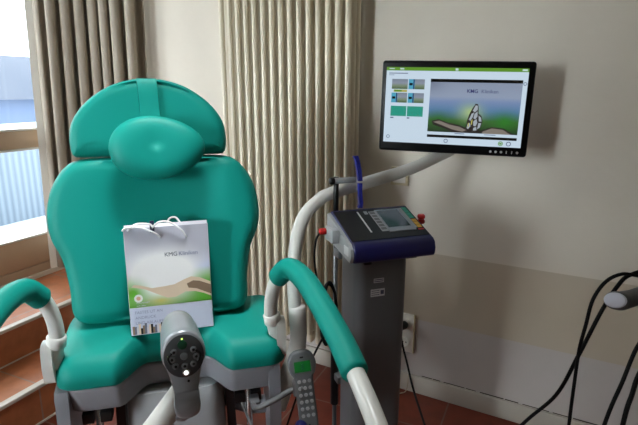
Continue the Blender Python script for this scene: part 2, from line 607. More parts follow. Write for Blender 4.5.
m.box(((XR + RX1) / 2, YB - .1, (RZ0 + RZ1) / 2), (XR - RX1, 0.2, RZ1 - RZ0))
struct('wall_rear', m, 'plain')

# baseboard with a dirty open joint along its top
bb = struct('baseboard_back', MB().box((.05, -.008, .045), (3.4, .016, .09), .003), 'base')
bb.location, bb.rotation_euler = PIV, (0, 0, WROT)
g = MB()
x = 0.08
while x < .95:
    l = random.uniform(.03, .12)
    h = random.uniform(.0018, .0042)
    g.box((x + l / 2, -.0015, .0925), (l, .003, h))
    x += l + (random.uniform(.03, .08) if random.random() < .12 else random.uniform(.002, .02))
g.build('gap_dirt', 'dirt', bb, 'dark broken line of dirt along the top joint')

# two tiled steps up to the landing in front of the glazed door
RISE = .185
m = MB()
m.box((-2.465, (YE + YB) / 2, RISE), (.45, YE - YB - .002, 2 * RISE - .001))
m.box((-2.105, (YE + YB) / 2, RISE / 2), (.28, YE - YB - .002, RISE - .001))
st = struct('floor_steps', m, 'lit_steptile', 'two terracotta tiled steps rising to the landing by the window')
for i, (xx, z) in enumerate(((-2.225, 2 * RISE), (-1.955, RISE))):
    k = MB().box((xx - .012, (YE + YB) / 2, z - .006), (.035, YE - YB - .004, .018), .004)
    struct('trim_%d' % (i + 1), k, 'nosing', ['pale nosing along the landing edge', 'pale nosing along the lower step'][i])
struct('trim_3', MB().box((-2.243, (YW + YB) / 2, RISE + .003), (.01, YW - YB - .004, .008)), 'nosing', 'pale joint at the foot of the upper riser')
struct('trim_4', MB().box((-1.962, (YW + YB) / 2, .003), (.01, YW - YB - .004, .008)), 'nosing', 'pale joint at the foot of the lower riser')

# the glazed door / window, timber, with mid rail
def window(n, y0, y1, parent_wall=None):
    X = XW - .06
    o = bpy.data.objects.new('window_%d' % n, None)
    COL.objects.link(o)
    o.location = (X, (y0 + y1) / 2, WZ0)
    o['kind'] = 'structure'
    o['label'] = 'tall glazed timber door with a middle rail'
    hw = (y1 - y0) / 2
    H = WZ1 - WZ0
    f = MB()
    f.box((0, -hw + .03, H / 2), (.08, .06, H), .004)
    f.box((0, hw - .03, H / 2), (.08, .06, H), .004)
    f.box((0, 0, H - .03), (.08, 2 * hw - .122, .06), .004)
    f.box((0, 0, .025), (.1, 2 * hw - .122, .05), .004)
    f.build('frame', 'wood', o)
    s_ = MB()
    s_.box((.018, -hw + .095, H / 2), (.06, .07, H - .12), .006)
    s_.box((.018, hw - .095, H / 2), (.06, .07, H - .12), .006)
    s_.box((.018, 0, .137), (.06, 2 * hw - .122, .17), .006)
    s_.box((.018, 0, .785), (.06, 2 * hw - .262, .1), .006)
    s_.box((.018, 0, H - .1), (.06, 2 * hw - .122, .08), .006)
    sash = s_.build('sash', 'wood', o)
    b = MB()
    b.box((.047, 0, .226), (.012, 2 * hw - .26, .012), .002)
    b.box((.047, 0, .84), (.012, 2 * hw - .26, .012), .002)
    b.box((.047, 0, .73), (.012, 2 * hw - .26, .012), .002)
    b.build('glazing_bead', 'white', sash, 'pale glazing beads')
    for (a, c) in ((.222, .735), (.835, H - .14)):
        MB().box((.012, 0, (a + c) / 2), (.006, 2 * hw - .26, c - a)).build('pane', 'glass', o)
    MB().box((.055, -hw + .1, .66), (.02, .03, .12), .004).build('handle', 'chrome', sash)
    MB().box((.056, .345 if n == 1 else hw - .145, .105), (.025, .07, .035), .004).build('hinge', 'black', o, 'dark hinge at the foot')
for i, (a, b) in enumerate(((1.4, 2.244), (.555, 1.4))):
    window(i + 1, a, b)
m = MB()
for (xx, zz, sx, sz) in ((RX0 + .03, 1.53, .06, 2.06), (RX1 - .03, 1.53, .06, 2.06), (-2.36, RZ0 + .03, .518, .06), (-2.36, RZ1 - .03, .518, .06)):
    m.box((xx, YB - .05, zz), (sx, .06, sz))
o = struct('window_3', m, 'wood')
MB().box((-2.36, YB - .05, 1.53), (.52, .006, 1.94)).build('pane', 'glass', o)

# unseen ceiling downlight, added above the chair to brighten the seat
dl = thing('added_downlight', 'unseen round downlight added in the ceiling to brighten the teal chair seat', 'added light', (-.93, .99, ZC))
MB().lathe([(.075, -.002), (.10, -.002), (.10, -.008), (.085, -.012), (.075, -.008), (.075, -.002)]).build('trim_ring', 'white', dl)
MB().lathe([(0, -.001), (.074, -.001), (.074, -.004), (0, -.004)]).build('diffuser', mat('fill_diffuser', 'ffffff', .3, emit='fff8ee', estr=3.0), dl)
ll = bpy.data.lights.new('seat_fill_spot', 'SPOT')
ll.energy = 42
ll.spot_size = R(54)
ll.spot_blend = .8
ll.shadow_soft_size = .2
ll.color = (.93, .98, 1.0)
lo = bpy.data.objects.new('seat_fill_spot', ll)
COL.objects.link(lo)
lo.parent = dl
lo.location = (0, 0, -.09)
lo.rotation_euler = (R(-4), R(2), 0)

# ------------------------------------------------------------------ outside
m = MB()
m.box((-3.75, .5, .2), (1.5, 7, .1))
struct('floor_balcony', m, 'balcony', 'pale balcony slab outside the glazed door')
par = thing('balcony_parapet', 'pale blue ribbed sheet parapet outside behind the lower window pane', 'parapet', (-4.5, 1.5, .25))
MB().box((0, 0, .42), (.05, 7, .84)).build('ribbed_sheet', 'ribbed', par)
MB().box((0, 0, .87), (.12, 7, .06), .006).build('coping', 'ledge', par)
for yy in (-3.2, -1.6, 0, 1.6, 3.2): MB().box((-.05, yy, .4), (.05, .05, .8)).build('post', 'steel', par)
bl = thing('neighbouring_building', 'blue-grey building with hipped roof far outside the upper window pane', 'building', (-16.5, 13.5, -6))
MB().box((0, 0, 3.6), (6, 9.0, 7.2)).build('facade', 'facade', bl)
prof = [(-3.4, 7.2), (3.4, 7.2), (0, 8.55)]
rf = MB().loft([[Vector((a * .98, -4.8, z)) for a, z in prof], [Vector((a * .98, -2.9, z)) for a, z in [(-3.4, 7.2), (3.4, 7.2), (0, 8.55)]], [Vector((a * .98, 2.9, z)) for a, z in prof], [Vector((a * .98, 4.8, min(z, 7.3))) for a, z in prof]], True, False)
rf.build('roof', 'roof', bl)
MB().box((3.05, 0, 5.7), (.3, 9.2, .35)).build('snowy_ledge', 'ledge', bl)
for yy in (-3.2, -1.6, 0, 1.6, 3.2): MB().box((3.02, yy, 4.6), (.06, .8, 1.2)).build('window', 'roof', bl)
MB().box((.4, 2.2, 8.6), (.5, .5, 1.0)).build('chimney', 'facade', bl)

# ------------------------------------------------------------------ curtain
def curtain():
    root = thing('curtain', 'taupe pleated floor-length curtain gathered in the corner beside the window', 'curtain', (-2.4, 2.1, .41))
    base = Vector((-2.4, 2.1, .41))
    top = [Vector((-2.585, 2.02, 0)), Vector((-2.44, 2.14, 0)), Vector((-2.30, 2.245, 0)), Vector((-2.14, 2.325, 0))]
    bot = [Vector((-2.60, 1.965, 0)), Vector((-2.48, 2.10, 0)), Vector((-2.34, 2.22, 0)), Vector((-2.17, 2.325, 0))]
    n, rows = 260, 12
    T, B = smooth_path(top, 100), smooth_path(bot, 100)
    folds = 8.0
    ph = [random.uniform(-.5, .5) for _ in range(30)]
    am = [random.uniform(.6, 1.25) for _ in range(30)]
    vs, fs = [], []
    for j in range(rows + 1):
        f = j / rows
        z = .02 + (2.6 - .41) * f
        for i in range(n + 1):
            t = i / n
            k = t * (len(T) - 1)
            a = int(min(k, len(T) - 2))
            pt = T[a].lerp(T[a + 1], k - a)
            pb = B[a].lerp(B[a + 1], k - a)
            p = pb.lerp(pt, f)
            tn = (T[a + 1] - T[a]).normalized()
            nr = Vector((tn.y, -tn.x, 0))
            q = t * folds
            c_ = int(q) % 30
            amp = .050 * (am[c_] * (1 - (q % 1)) + am[c_ + 1] * (q % 1)) * (1 - .25 * f)
            ang = 2 * PI * q + ph[c_] * (1 - (q % 1)) + ph[c_ + 1] * (q % 1) + .35 * math.sin(3 * f + c_)
            off = math.sin(ang) * amp
            sl = math.sin(2 * ang) * -.014
            fade = min(1.0, t / .07)
            p = p + nr * off * fade + tn * sl * fade
            vs.append(Vector((p.x, p.y, .41 + z)) - base)
    for j in range(rows):
        for i in range(n):
            fs.append([j * (n + 1) + i, j * (n + 1) + i + 1, (j + 1) * (n + 1) + i + 1, (j + 1) * (n + 1) + i])
    mb = MB()
    mb.faces(vs, fs)
    mb.build('drape', 'cloth', root, sharp=0, solid=.003)
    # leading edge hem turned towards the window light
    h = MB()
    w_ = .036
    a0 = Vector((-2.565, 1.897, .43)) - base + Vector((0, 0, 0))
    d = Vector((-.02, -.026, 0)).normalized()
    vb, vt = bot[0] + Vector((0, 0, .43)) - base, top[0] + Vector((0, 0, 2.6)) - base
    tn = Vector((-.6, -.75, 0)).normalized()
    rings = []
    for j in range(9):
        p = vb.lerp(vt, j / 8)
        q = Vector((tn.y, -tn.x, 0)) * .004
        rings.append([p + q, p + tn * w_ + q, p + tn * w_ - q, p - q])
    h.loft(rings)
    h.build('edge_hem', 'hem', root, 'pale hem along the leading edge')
    r_ = MB().tube([(-2.66, 1.9, 2.62), (-2.5, 2.08, 2.62), (-2.3, 2.245, 2.62), (-2.08, 2.345, 2.62)], .012)
    ro = r_.build('rail', 'white', root)
    ro.location = -base
    ce = MB().box((-2.5, 2.08, 2.67), (.03, .03, .1))
    c2 = ce.build('rail_bracket', 'white', root)
    c2.location = -base
curtain()

# ------------------------------------------------------------------ radiator
rd = thing('radiator', 'tall cream tubular radiator on the wall behind the chair', 'radiator', WP(-.606, .115, .20), WROT)
NS, PITCH = 15, .0488
def section():
    s_ = MB()
    H = 2.12
    for yy in (-.044, 0, .044):
        rr = .0132
        s_.tube([(0, yy, .03), (0, yy, H - .03)], rr, 18, 1)
    for z in (.03, H - .03):
        s_.box((0, 0, z), (.030, .116, .05), .012, seg=3)
    return s_
sec = section().build('section', 'rad', rd)
sec.location = (-(NS - 1) / 2 * PITCH, 0, 0)
for i in range(1, NS):
    c = sec.copy()
    COL.objects.link(c)
    c.parent = rd
    c.location = ((i - (NS - 1) / 2) * PITCH, 0, 0)
for z in (.03, 2.09): MB().tube([(-.365, 0, z), (.365, 0, z)], .014, 12, 1).build('header_pipe', 'rad', rd)
for (xx, z) in ((-.27, .35), (.27, .35), (-.27, 1.7), (.27, 1.7)): MB().box((xx, .085, z), (.03, .058, .03), .003).build('wall_bracket', 'rad', rd)
m = MB().tube([(.36, 0, .03), (.375, 0, .02), (.382, 0, -.02), (.382, 0, -.197)], .009, 12)
m.build('feed_pipe', 'rad', rd)

# ------------------------------------------------------------------ wall fittings
def outlet_frame(mb, x, z, wd, ht):
    mb.box((x, YW - .005, z), (wd, .01, ht), .003)
so = thing('wall_socket', 'cream double wall socket low on the wall with a black plug in the upper outlet', 'socket', WP(-.012, 0, .304), WROT)
MB().box((0, -.005, 0), (.083, .01, .2), .003).build('frame', 'switch', so)
MB().box((.0445, -.006, 0), (.006, .012, .2), .002).build('frame_edge', 'socket', so, 'yellowed right edge')
for z in (.048, -.048):
    m = MB()
    m.lathe([(.0, .0), (.026, .0), (.027, .004), (.021, .006), (.02, -.004), (0, -.004)], mtx=Matrix.Translation((0, -.011, z)) @ Matrix.Rotation(R(90), 4, 'X'))
    oo = m.build('outlet', 'switch', so)
    MB().box((-.008, -.0115, z), (.005, .004, .005)).box((.008, -.0115, z), (.005, .004, .005)).build('contact_hole', 'black', oo)
sw = thing('light_switch', 'cream rocker light switch on the wall behind the white arm', 'light switch', WP(-.069, 0, 1.068), WROT)
MB().box((0, -.006, 0), (.085, .012, .085), .003).build('frame', 'socket', sw)
MB().box((0, -.0145, 0), (.06, .008, .06), .002).build('rocker', 'switch', sw)
PO = WP(-.012, .02, .352)
pl = thing('power_cord', 'black mains cord running from the wall socket down across the floor', 'cord', PO)
MB().lathe([(.0, .0), (.018, .0), (.019, .012), (.013, .035), (.007, .05), (0, .05)], mtx=Matrix.Rotation(R(90), 4, 'X')).build('plug', 'black', pl)
Wd = lambda pts, org: [Vector(p) - Vector(org) for p in pts]
MB().tube(Wd([PO + Vector((0, -.045, 0)), (-.562, 2.17, .315), (-.548, 2.165, .26), (-.52, 2.14, .20), (-.475, 2.075, .13), (-.40, 1.965, .06), (-.33, 1.86, .012), (-.27, 1.76, .006), (-.2, 1.7, .006)], PO), .005, 8).build('cable', 'rubber', pl)

# ------------------------------------------------------------------ examination chair
CT = R(38.5)
CO = (-.944, 1.035, 0)
ch = thing('examination_chair', 'teal padded gynaecological examination chair facing the camera', 'examination chair', CO, CT)
dz = Vector((0, .13, .72)).normalized()
nz = Vector((1, 0, 0)).cross(dz)          # towards -y (front) ?
if nz.y > 0: nz = -nz
BPM = Matrix(((1, dz.x, nz.x, 0), (0, dz.y, nz.y, .17), (0, dz.z, nz.z, .74), (0, 0, 0, 1)))
half = [(.0, .0), (.13, .0), (.235, .006), (.268, .04), (.273, .12), (.288, .21), (.316, .28), (.322, .35), (.305, .43), (.262, .495), (.21, .518), (.1, .521)]
back = half + [(-a, b) for a, b in reversed(half[1:])]
back.insert(12, (0, .521))
back = [(a * 1.005 - .022, b) for a, b in back]
m = MB()
pad(m, back, (0, .28), .09, .042, BPM, front=lambda a, b: -.022 * max(0, 1 - (a / .2) ** 2) + .0)
bk = m.build('backrest', 'teal', ch, 'teal padded backrest with a narrowed waist')
half = [(0, .524), (.15, .523), (.215, .524), (.230, .533), (.235, .58), (.223, .635), (.18, .692), (.115, .737), (.05, .758)]
hd = half + [(0, .761)] + [(-a, b) for a, b in reversed(half[1:])]
hd = [(a - .030, b) for a, b in hd]
m = MB()
pad(m, hd, (-.0, .62), .075, .032, BPM, front=lambda a, b: -.012 * max(0, 1 - (a / .16) ** 2))
hs = m.build('headrest', 'teal', ch, 'teal semicircular headrest')
# strap over the headrest carrying the pillow
m = MB()
pts = [(.0, .60, .0), (.0, .65, -.006), (.0, .70, -.008), (.0, .738, -.006), (0, .757, -.016), (0, .764, -.04), (0, .75, -.078)]
rings = []
for i, (a, b, d) in enumerate(pts):
    t = .006
    cx = -.022 - .012 * i / 6
    wdt = .030
    rings.append([BPM @ Vector(q) for q in ((cx - wdt, b, d + t * .2), (cx - wdt * .96, b, d + t), (cx + wdt * .96, b, d + t), (cx + wdt, b, d + t * .2), (cx + wdt, b - .004, d - t), (cx - wdt, b - .004, d - t))])
m.loft(rings)
m.build('pillow_strap', 'teal', hs)
# oval pillow
m = MB()
rings = []
N = 48
for i in range(25):
    th = PI * i / 24
    rr = math.sin(th) ** .75
    dpt = math.cos(th)
    rg = []
    for k in range(N):
        a = 2 * PI * k / N
        x_, y_ = .140 * rr * math.cos(a), .096 * rr * math.sin(a)
        y_ *= 1 - .14 * (x_ / .146) * 1 + .0
        d = .040 * dpt
        if dpt > 0: d -= .016 * math.exp(-((x_ - .0) / .075) ** 2 - ((y_ - .01) / .09) ** 2)
        rg.append(BPM @ Vector((-.005 + x_, .541 + y_, .044 + d)))
    rings.append(rg)
m.loft(rings)
m.build('head_pillow', 'teal', ch, 'oval teal head pillow', sharp=0)
# seat
def front_edge(x, f0, f1):
    t = abs(x)
    k = min(1.0, max(0.0, (.172 - t) / .085))
    return f0 + (f1 - f0) * (k * k * (3 - 2 * k))
def cushion(mb, W_, f0, f1, yr, T, rt, rs, rc, z_top, x0=0.0, slope=0.0, lean=0.0, rb=.012):
    """slab with a cut-out front edge: one closed cross-section per x, rims rounded"""
    xs = [W_ * math.sin(PI / 2 * t) if abs(t) > .8 else W_ * t * math.sin(PI / 2 * .8) / .8 for t in [i / 40 - 1 for i in range(81)]]
    rings = []
    for x in xs:
        e = min(1.0, max(0.0, (abs(x) - (W_ - rs)) / rs))
        drop = rs * (1 - math.sqrt(max(0, 1 - e * e)))
        e2 = min(1.0, max(0.0, (abs(x) - (W_ - rc)) / rc))
        f = front_edge(x, f0, f1) + rc * (1 - math.sqrt(max(0, 1 - e2 * e2)))
        rr = yr - rc * .8 * (1 - math.sqrt(max(0, 1 - e2 * e2)))
        P = [(rr, -T), (f + rb + lean, -T), (f + rb * .4 + lean, -T + rb * .3), (f + lean, -T + rb)]
        for a in (0, 15, 30, 45, 60, 75, 90): P.append((f + rt * (1 - math.cos(R(a))), -rt + rt * math.sin(R(a))))
        for k in (.25, .5, .75): P.append((f + rt + (rr - .03 - f - rt) * k, 0))
        P += [(rr - .03, 0), (rr - .008, -.008), (rr, -.03)]
        sc = (T - drop) / T
        rings.append([Vector((x0 + x, y, z_top + (-T + (z + T) * sc) + slope * (y - f0) * (1 if z > -T * .6 else 0))) for y, z in P])
    return mb.loft(rings)
cushion(MB_SEAT := MB(), .335, .014, .125, .31, .082, .05, .045, .06, .700, .012, .17)
MB_SEAT.build('seat', 'teal', ch, 'teal seat cushion with a rounded cut-out in its front edge')
cushion(MB_SHELL := MB(), .316, .030, .136, .30, .10, .012, .010, .05, .6165, .012, 0, .022, .025)
shell = MB_SHELL.build('seat_shell', 'shell', ch, 'grey plastic shell under the seat', sharp=50)
for sx in (-1, 1):
    m = MB()
    prof = [(.06, .615), (.30, .615), (.30, .52), (.22, .47), (.16, .38), (.13, .30), (.07, .28), (.045, .34), (.03, .44), (.035, .55)]
    prof = closed_curve(prof, 48)
    m.prism(prof, sx * .290, sx * .326, axis='x', smooth=True)
    m.build('side_skirt', 'shell', ch, sharp=30)
    # connectors below the shell
    m = MB()
    for k in (0, 1): m.box((sx * (.20 + .05 * k), .085, .497), (.034, .05, .036), .004)
    m.build('connector_block', 'black', ch)
# backrest carrier
m = MB()
m.box((0, .36, .95), (.30, .03, .55), .01, Matrix.Translation((0, 0, 0)))
m.box((0, .345, .66), (.22, .06, .2), .01)
m.build('back_frame', 'dgrey', ch)
# pedestal
m = MB()
def rbox(w_, d_, cy, z, rr=.06, n=8):
    o_ = []
    for (sx, sy, a0) in ((1, 1, 0), (-1, 1, 90), (-1, -1, 180), (1, -1, 270)):
        for k in range(n + 1):
            a = R(a0 + 90 * k / n)
            o_.append(Vector((sx * (w_ / 2 - rr) + rr * math.cos(a), cy + sy * (d_ / 2 - rr) + rr * math.sin(a), z)))
    return o_
m.loft([rbox(.33, .27, .25, .05), rbox(.325, .27, .25, .2), rbox(.31, .265, .25, .44), rbox(.31, .265, .25, .49), rbox(.295, .25, .25, .515)])
m.build('pedestal_cover', 'pedestal', ch, 'grey pedestal cover', sharp=50)
m = MB()
m.loft([rbox(.56, .62, .26, .001), rbox(.56, .62, .26, .03), rbox(.53, .59, .26, .05)])
m.build('base_plate', 'dgrey', ch, sharp=50)
for sx in (-1, 1):
    MB().prism([(sx * .168, .05), (sx * .20, .05), (sx * .185, .51), (sx * .158, .51)], .15, .21).build('bellows_edge', 'black', ch)
    MB().tube([(sx * .235, .14, .05), (sx * .235, .14, .5)], .011, 12, 1).build('lift_rod', 'chrome', ch)
# hand-grip hoops: bracket, tube, teal sleeve
hoop = [(.322, .066, .68), (.312, .064, .735), (.304, .060, .785), (.309, .055, .845), (.325, .036, .902), (.350, -.003, .942), (.374, -.10, .944), (.394, -.226, .914), (.406, -.362, .882), (.410, -.453, .857), (.412, -.588, .820), (.412, -.69, .76), (.407, -.77, .66), (.402, -.79, .56)]
for sx in (-1, 1):
    H = [(sx * a, b, c) for a, b, c in hoop]
    tb = MB().tube(H, .021, 20, 8).build('grip_tube', 'tube', ch, 'white bent grip tube')
    MB().tube(H[4:10], .031, 22, 10).build('grip_sleeve', 'teal', tb, 'teal padded sleeve')
    MB().tube([(sx * .3105, .064, .745), (sx * .306, .062, .772)], .0265, 20, 1).build('collar', 'white', tb)
    m = MB()
    pr = closed_curve([(.066, .758), (.040, .75), (.032, .71), (.032, .68), (.040, .645), (.066, .632), (.092, .645), (.100, .68), (.100, .71), (.092, .75)], 40)
    m.prism(pr, sx * .318, sx * .346, axis='x', smooth=True)
    m.build('grip_bracket', 'armgrey', ch, 'pale rounded bracket', sharp=30)

# chair-local helper for things standing with it
CM = Matrix.Translation(CO) @ Matrix.Rotation(CT, 4, 'Z')
def CL(p): return CM @ Vector(p)

# ------------------------------------------------------------------ gift bag on the seat
BW, BH, BD = .246, .330, .07
bag_o = Vector((-1.017, 1.139, .7215))
bag = thing('gift_bag', 'white printed paper gift bag with cord handles on the chair seat', 'bag', bag_o, R(41))
tilt = R(-7.5)
BM = Matrix.Rotation(tilt, 4, 'X')
m = MB()
hw = BW / 2
dt = .028
fb = [Vector((-hw, 0, 0)), Vector((hw, 0, 0)), Vector((hw, 0, BH)), Vector((-hw, 0, BH))]
bkp = [Vector((-hw, BD * .6, 0)), Vector((hw, BD * .6, 0)), Vector((hw, dt, BH + .006)), Vector((-hw, dt, BH + .006))]
gl = [Vector((-hw + .012, BD * .3, .02)), Vector((-hw + .012, dt * .5, BH))]
gr = [Vector((hw - .012, BD * .3, .02)), Vector((hw - .012, dt * .5, BH))]
for fset in ([fb[0], fb[1], fb[2], fb[3]], [bkp[1], bkp[0], bkp[3], bkp[2]], [fb[0], bkp[0], bkp[1], fb[1]],
             [fb[0], fb[3], gl[1], gl[0]], [gl[0], gl[1], bkp[3], bkp[0]], [fb[1], gr[0], gr[1], fb[2]], [gr[0], bkp[1], bkp[2], gr[1]]):
    m.faces([BM @ v for v in fset], [[0, 1, 2, 3]], False)
m.build('bag_body', 'paper', bag, sharp=10, solid=.0009)
PY = -.0012
zf = lambda t: BH * (1 - t)                      # t measured from the top edge
m = MB().use('bagphoto')
m.rect(-hw + .001, hw - .001, zf(.74), zf(.004), PY, BM)
pp = m.build('printed_picture', None, bag, 'green picture with a bright sun glow')
m = MB().use('hand')
X = lambda t: -hw + BW * t
hp = [(.04, .545), (.07, .525), (.15, .535), (.28, .57), (.42, .565), (.55, .555), (.66, .52), (.76, .495), (.86, .51), (1.0, .56), (1.0, .70), (.9, .665), (.8, .64), (.68, .635), (.56, .675), (.46, .675), (.34, .63), (.2, .575), (.1, .555)]
m.poly([(X(a) - (.001 if a > .99 else 0), zf(b)) for a, b in hp], PY - .0006, BM)
m.use('handd')
m.poly([(X(a) - (.001 if a > .99 else 0), zf(b)) for a, b in [(.7, .56), (.78, .535), (.86, .545), (1.0, .59), (1.0, .68), (.9, .645), (.82, .615), (.72, .60)]], PY - .0010, BM)
m.build('printed_hand', None, pp, 'printed open hand')
m = MB().use('bandp')
m.rect(-hw + .001, hw - .001, .001, zf(.745), PY, BM)
m.build('printed_band', None, bag, 'pale lilac printed band')
m = MB()
rnd = random.Random(9)
for i in range(16):
    a = .02 + i * .024
    m.use(['handd', 'ink', 'paper', 'hand', 'black'][i % 5])
    h_ = rnd.uniform(.03, .06)
    m.rect(X(a), X(a + .026), .002, .004 + h_ * .55, PY - .0005 - .00006 * i, BM)
m.build('photo_strip', None, bag, 'small dark photograph of people at the bottom edge')
m = MB()
def disc(mb, cx, cz, r_, y, mtx, n=28, rz=None):
    mb.poly([(cx + r_ * math.cos(2 * PI * k / n), cz + (rz or r_) * math.sin(2 * PI * k / n)) for k in range(n)], y, mtx)
m.use('sticker'); disc(m, X(.115), zf(.655), .0125, PY - .0008, BM)
m.use('stickc'); disc(m, X(.115), zf(.655), .0062, PY - .0012, BM)
m.build('round_sticker', None, bag, 'round white sticker')
rx = (R(90) + tilt, 0, 0)
def bagtxt(s, size, mt, t, a, ext=.0003, bold=0.0, al='LEFT'):
    p = BM @ Vector((X(a), PY - .0008, zf(t)))
    return text(s, size, mt, bag, p, rx, 'lettering', ext, al, bold)
bagtxt('KMG', .0178, 'ink', .285, .455)
bagtxt('Kliniken', .0178, 'inkl', .285, .625)
bagtxt('GESUNDHEIT', .0065, 'paper', .705, .085)
bagtxt('und Leben', .0065, 'paper', .73, .085)
bagtxt('FASTES UT AN', .0125, 'inkl', .80, .06)
bagtxt('ANDRUCK', .0125, 'inkl', .85, .06)
bagtxt('UND ABLAUFEN', .0125, 'inkl', .90, .06)
# cord handles and clip
m = MB().tube([BM @ Vector(p) for p in ((X(.42), -.003, zf(.10)), (X(.36), -.012, zf(.055)), (X(.22), -.016, zf(.0)), (X(.1), -.012, zf(-.012)), (X(.02), -.006, zf(.0)), (X(-.01), .0, zf(.02)))], .003, 8)
m2 = MB().tube([BM @ Vector(p) for p in ((X(.05), -.003, zf(.02)), (X(.15), -.010, zf(-.035)), (X(.30), -.010, zf(-.03)), (X(.34), -.005, zf(.0)))], .003, 8)
m.build('cord_handle', 'cord', bag)
m2.build('cord_handle', 'cord', bag)
MB().tube([BM @ Vector(p) for p in ((X(.73), -.003, zf(.115)), (X(.68), -.012, zf(.045)), (X(.55), -.016, zf(-.035)), (X(.43), -.014, zf(-.045)), (X(.35), -.008, zf(-.005)), (X(.34), .0, zf(.02)))], .003, 8).build('cord_handle', 'cord', bag)
MB().tube([BM @ Vector(p) for p in ((X(.5), .03, zf(.02)), (X(.54), .034, zf(-.05)), (X(.62), .034, zf(-.06)), (X(.68), .03, zf(.0)))], .003, 8).build('cord_handle', 'cord', bag)
MB().box((X(.335), 0, zf(.0)), (.013, .012, .036), .002, BM).build('clip', 'clip', bag, 'dark blue clip on the top edge')

# ------------------------------------------------------------------ camera head on its swing arm, before the seat
vc = thing('video_colposcope', 'silver camera head with round button panel in front of the seat', 'medical camera', CL((.058, -.338, .0)), CT)
# local frame of the head: face plane tilted up toward the viewer
HF = Matrix.Translation((-.006, .0, .887)) @ Matrix.Rotation(R(5), 4, 'Z') @ Matrix.Rotation(R(-9), 4, 'X')
def keyhole(scale=1.0, cz=0.0):
    pts = []
    for k in range(17):
        a = R(-38 + 256 * k / 16)
        pts.append((.0475 * math.cos(a), .052 * math.sin(a)))
    pts += [(-.031, -.062), (-.027, -.085), (-.028, -.108), (-.0285, -.126), (-.022, -.143), (0, -.15), (.022, -.143), (.0285, -.126), (.028, -.108), (.027, -.085), (.031, -.062)]
    return closed_curve(pts, 72)
KH = keyhole()
m = MB()
def khring(y, sc, zcut=None, dz_=0):
    out = []
    for a, b in KH:
        aa, bb_ = a * sc, b * sc
        if zcut is not None and bb_ < zcut: bb_ = zcut + (bb_ - zcut) * .12
        out.append(HF @ Vector((aa, y, bb_ + dz_)))
    return out
m.loft([khring(-.004, .90), khring(-.001, .97), khring(.004, 1.0), khring(.02, 1.01), khring(.034, 1.0, -.09), khring(.045, .99, -.05), khring(.09, .98, -.045), khring(.15, .95, -.042), khring(.200, .88, -.038), khring(.219, .72, -.03), khring(.224, .4, -.02)])
body = m.build('camera_body', 'silver', vc, sharp=60)
m = MB()
fo = [(.043 * math.cos(2 * PI * k / 40), -.004 + .048 * math.sin(2 * PI * k / 40)) for k in range(40)]
m.loft([[HF @ Vector((a, -.003, b)) for a, b in fo], [HF @ Vector((a, -.0055, b)) for a, b in fo], [HF @ Vector((a * .96, -.0065, b * .96)) for a, b in fo]])
fp = m.build('button_panel', 'face', vc, 'dark round button panel')
def button(cx, cz, r_, mt, nm='button', par=fp, y0=-.006, h=.0025, fm=HF):
    b = MB()
    b.lathe([(0, 0), (r_, 0), (r_, h * .7), (r_ * .8, h), (0, h)], mtx=fm @ Matrix.Translation((cx, y0, cz)) @ Matrix.Rotation(R(90), 4, 'X'), seg=18)
    return b.build(nm, mt, par)
button(-.002, .022, .0105, 'btng')
button(0, -.004, .0085, 'keygrey')
for k, (a, b) in enumerate(((-.021, .008), (-.026, -.008), (-.019, -.024), (.021, .008), (.026, -.008), (.019, -.024), (0, -.026))):
    button(a, b, .0072, 'keygrey')
    button(a, b, .003, 'black', 'button_mark', fp, -.0086, .0006)
for sx in (-1, 1):
    MB().tube([HF @ Vector((sx * a, -.0066, b)) for a, b in ((.026, .006), (.0335, -.004), (.029, -.018))], .003, 8).build('button_rim', 'black', fp)
button(-.002, .035, .002, 'ledg', 'indicator_light')
button(-.033, .0, .0016, 'ledg', 'indicator_light')
ob = button(.002, -.041, .0085, 'chrome', 'lens_ring')
button(.002, -.041, .0055, 'ledw', 'lens_light', ob, -.0085, .001)
button(.006, -.062, .0028, 'black', 'focus_hole', fp, -.004, .0012)
# neck and swing arm to the pedestal
m = MB()
m.tube([HF @ Vector((-.004, .026, -.10)), HF @ Vector((-.008, .03, -.13)), HF @ Vector((-.016, .034, -.155))], [.022, .021, .019], 16)
m.build('neck_joint', 'silver', vc)
e0 = HF @ Vector((-.016, .034, -.145))
m = MB().tube([e0 + Vector((.004, .006, .055)), e0 + Vector((-.022, .004, .012)), e0 + Vector((-.062, .0, -.045)), e0 + Vector((-.105, .02, -.115)), e0 + Vector((-.14, .09, -.22)), e0 + Vector((-.13, .25, -.36)), e0 + Vector((-.12, .46, -.45))], [.020, .026, .031, .031, .027, .022, .020], 16)
m.build('swing_arm', 'armgrey', vc, 'pale grey swing arm')

# ------------------------------------------------------------------ monitor and its arm
MO = Vector((-.345, 1.951, 1.385))
MT = R(8.5)
mon = thing('monitor', 'black flat monitor showing a butterfly picture on the white arm', 'monitor', MO, MT)
mon.rotation_euler = (0, R(1.3), MT)
MW, MH = .54, .336
m = MB()
m.box((0, .022, 0), (MW, .044, MH), .010, seg=3)
hs_ = m.build('housing', 'bezel', mon)
MB().box((0, .055, -.02), (.26, .04, .2), .012).build('back_bulge', 'black', mon)
sx0, sx1, sz1, sz0 = -MW / 2 + .017, MW / 2 - .023, MH / 2 - .024, -MH / 2 + .034
SW, SHh = sx1 - sx0, sz1 - sz0
U = lambda t: sx0 + SW * t
VV = lambda t: sz1 - SHh * t
m = MB().use('s_white')
m.rect(sx0, sx1, sz0, sz1, -.0008)
m.use('s_green'); m.rect(sx0, sx1, VV(.045), sz1, -.0011)
scr = m.build('screen', None, mon, 'lit screen with a white page')
def srect(mb, mt, a, b, c, d, y): mb.use(mt); mb.rect(U(a), U(c), VV(d), VV(b), y)
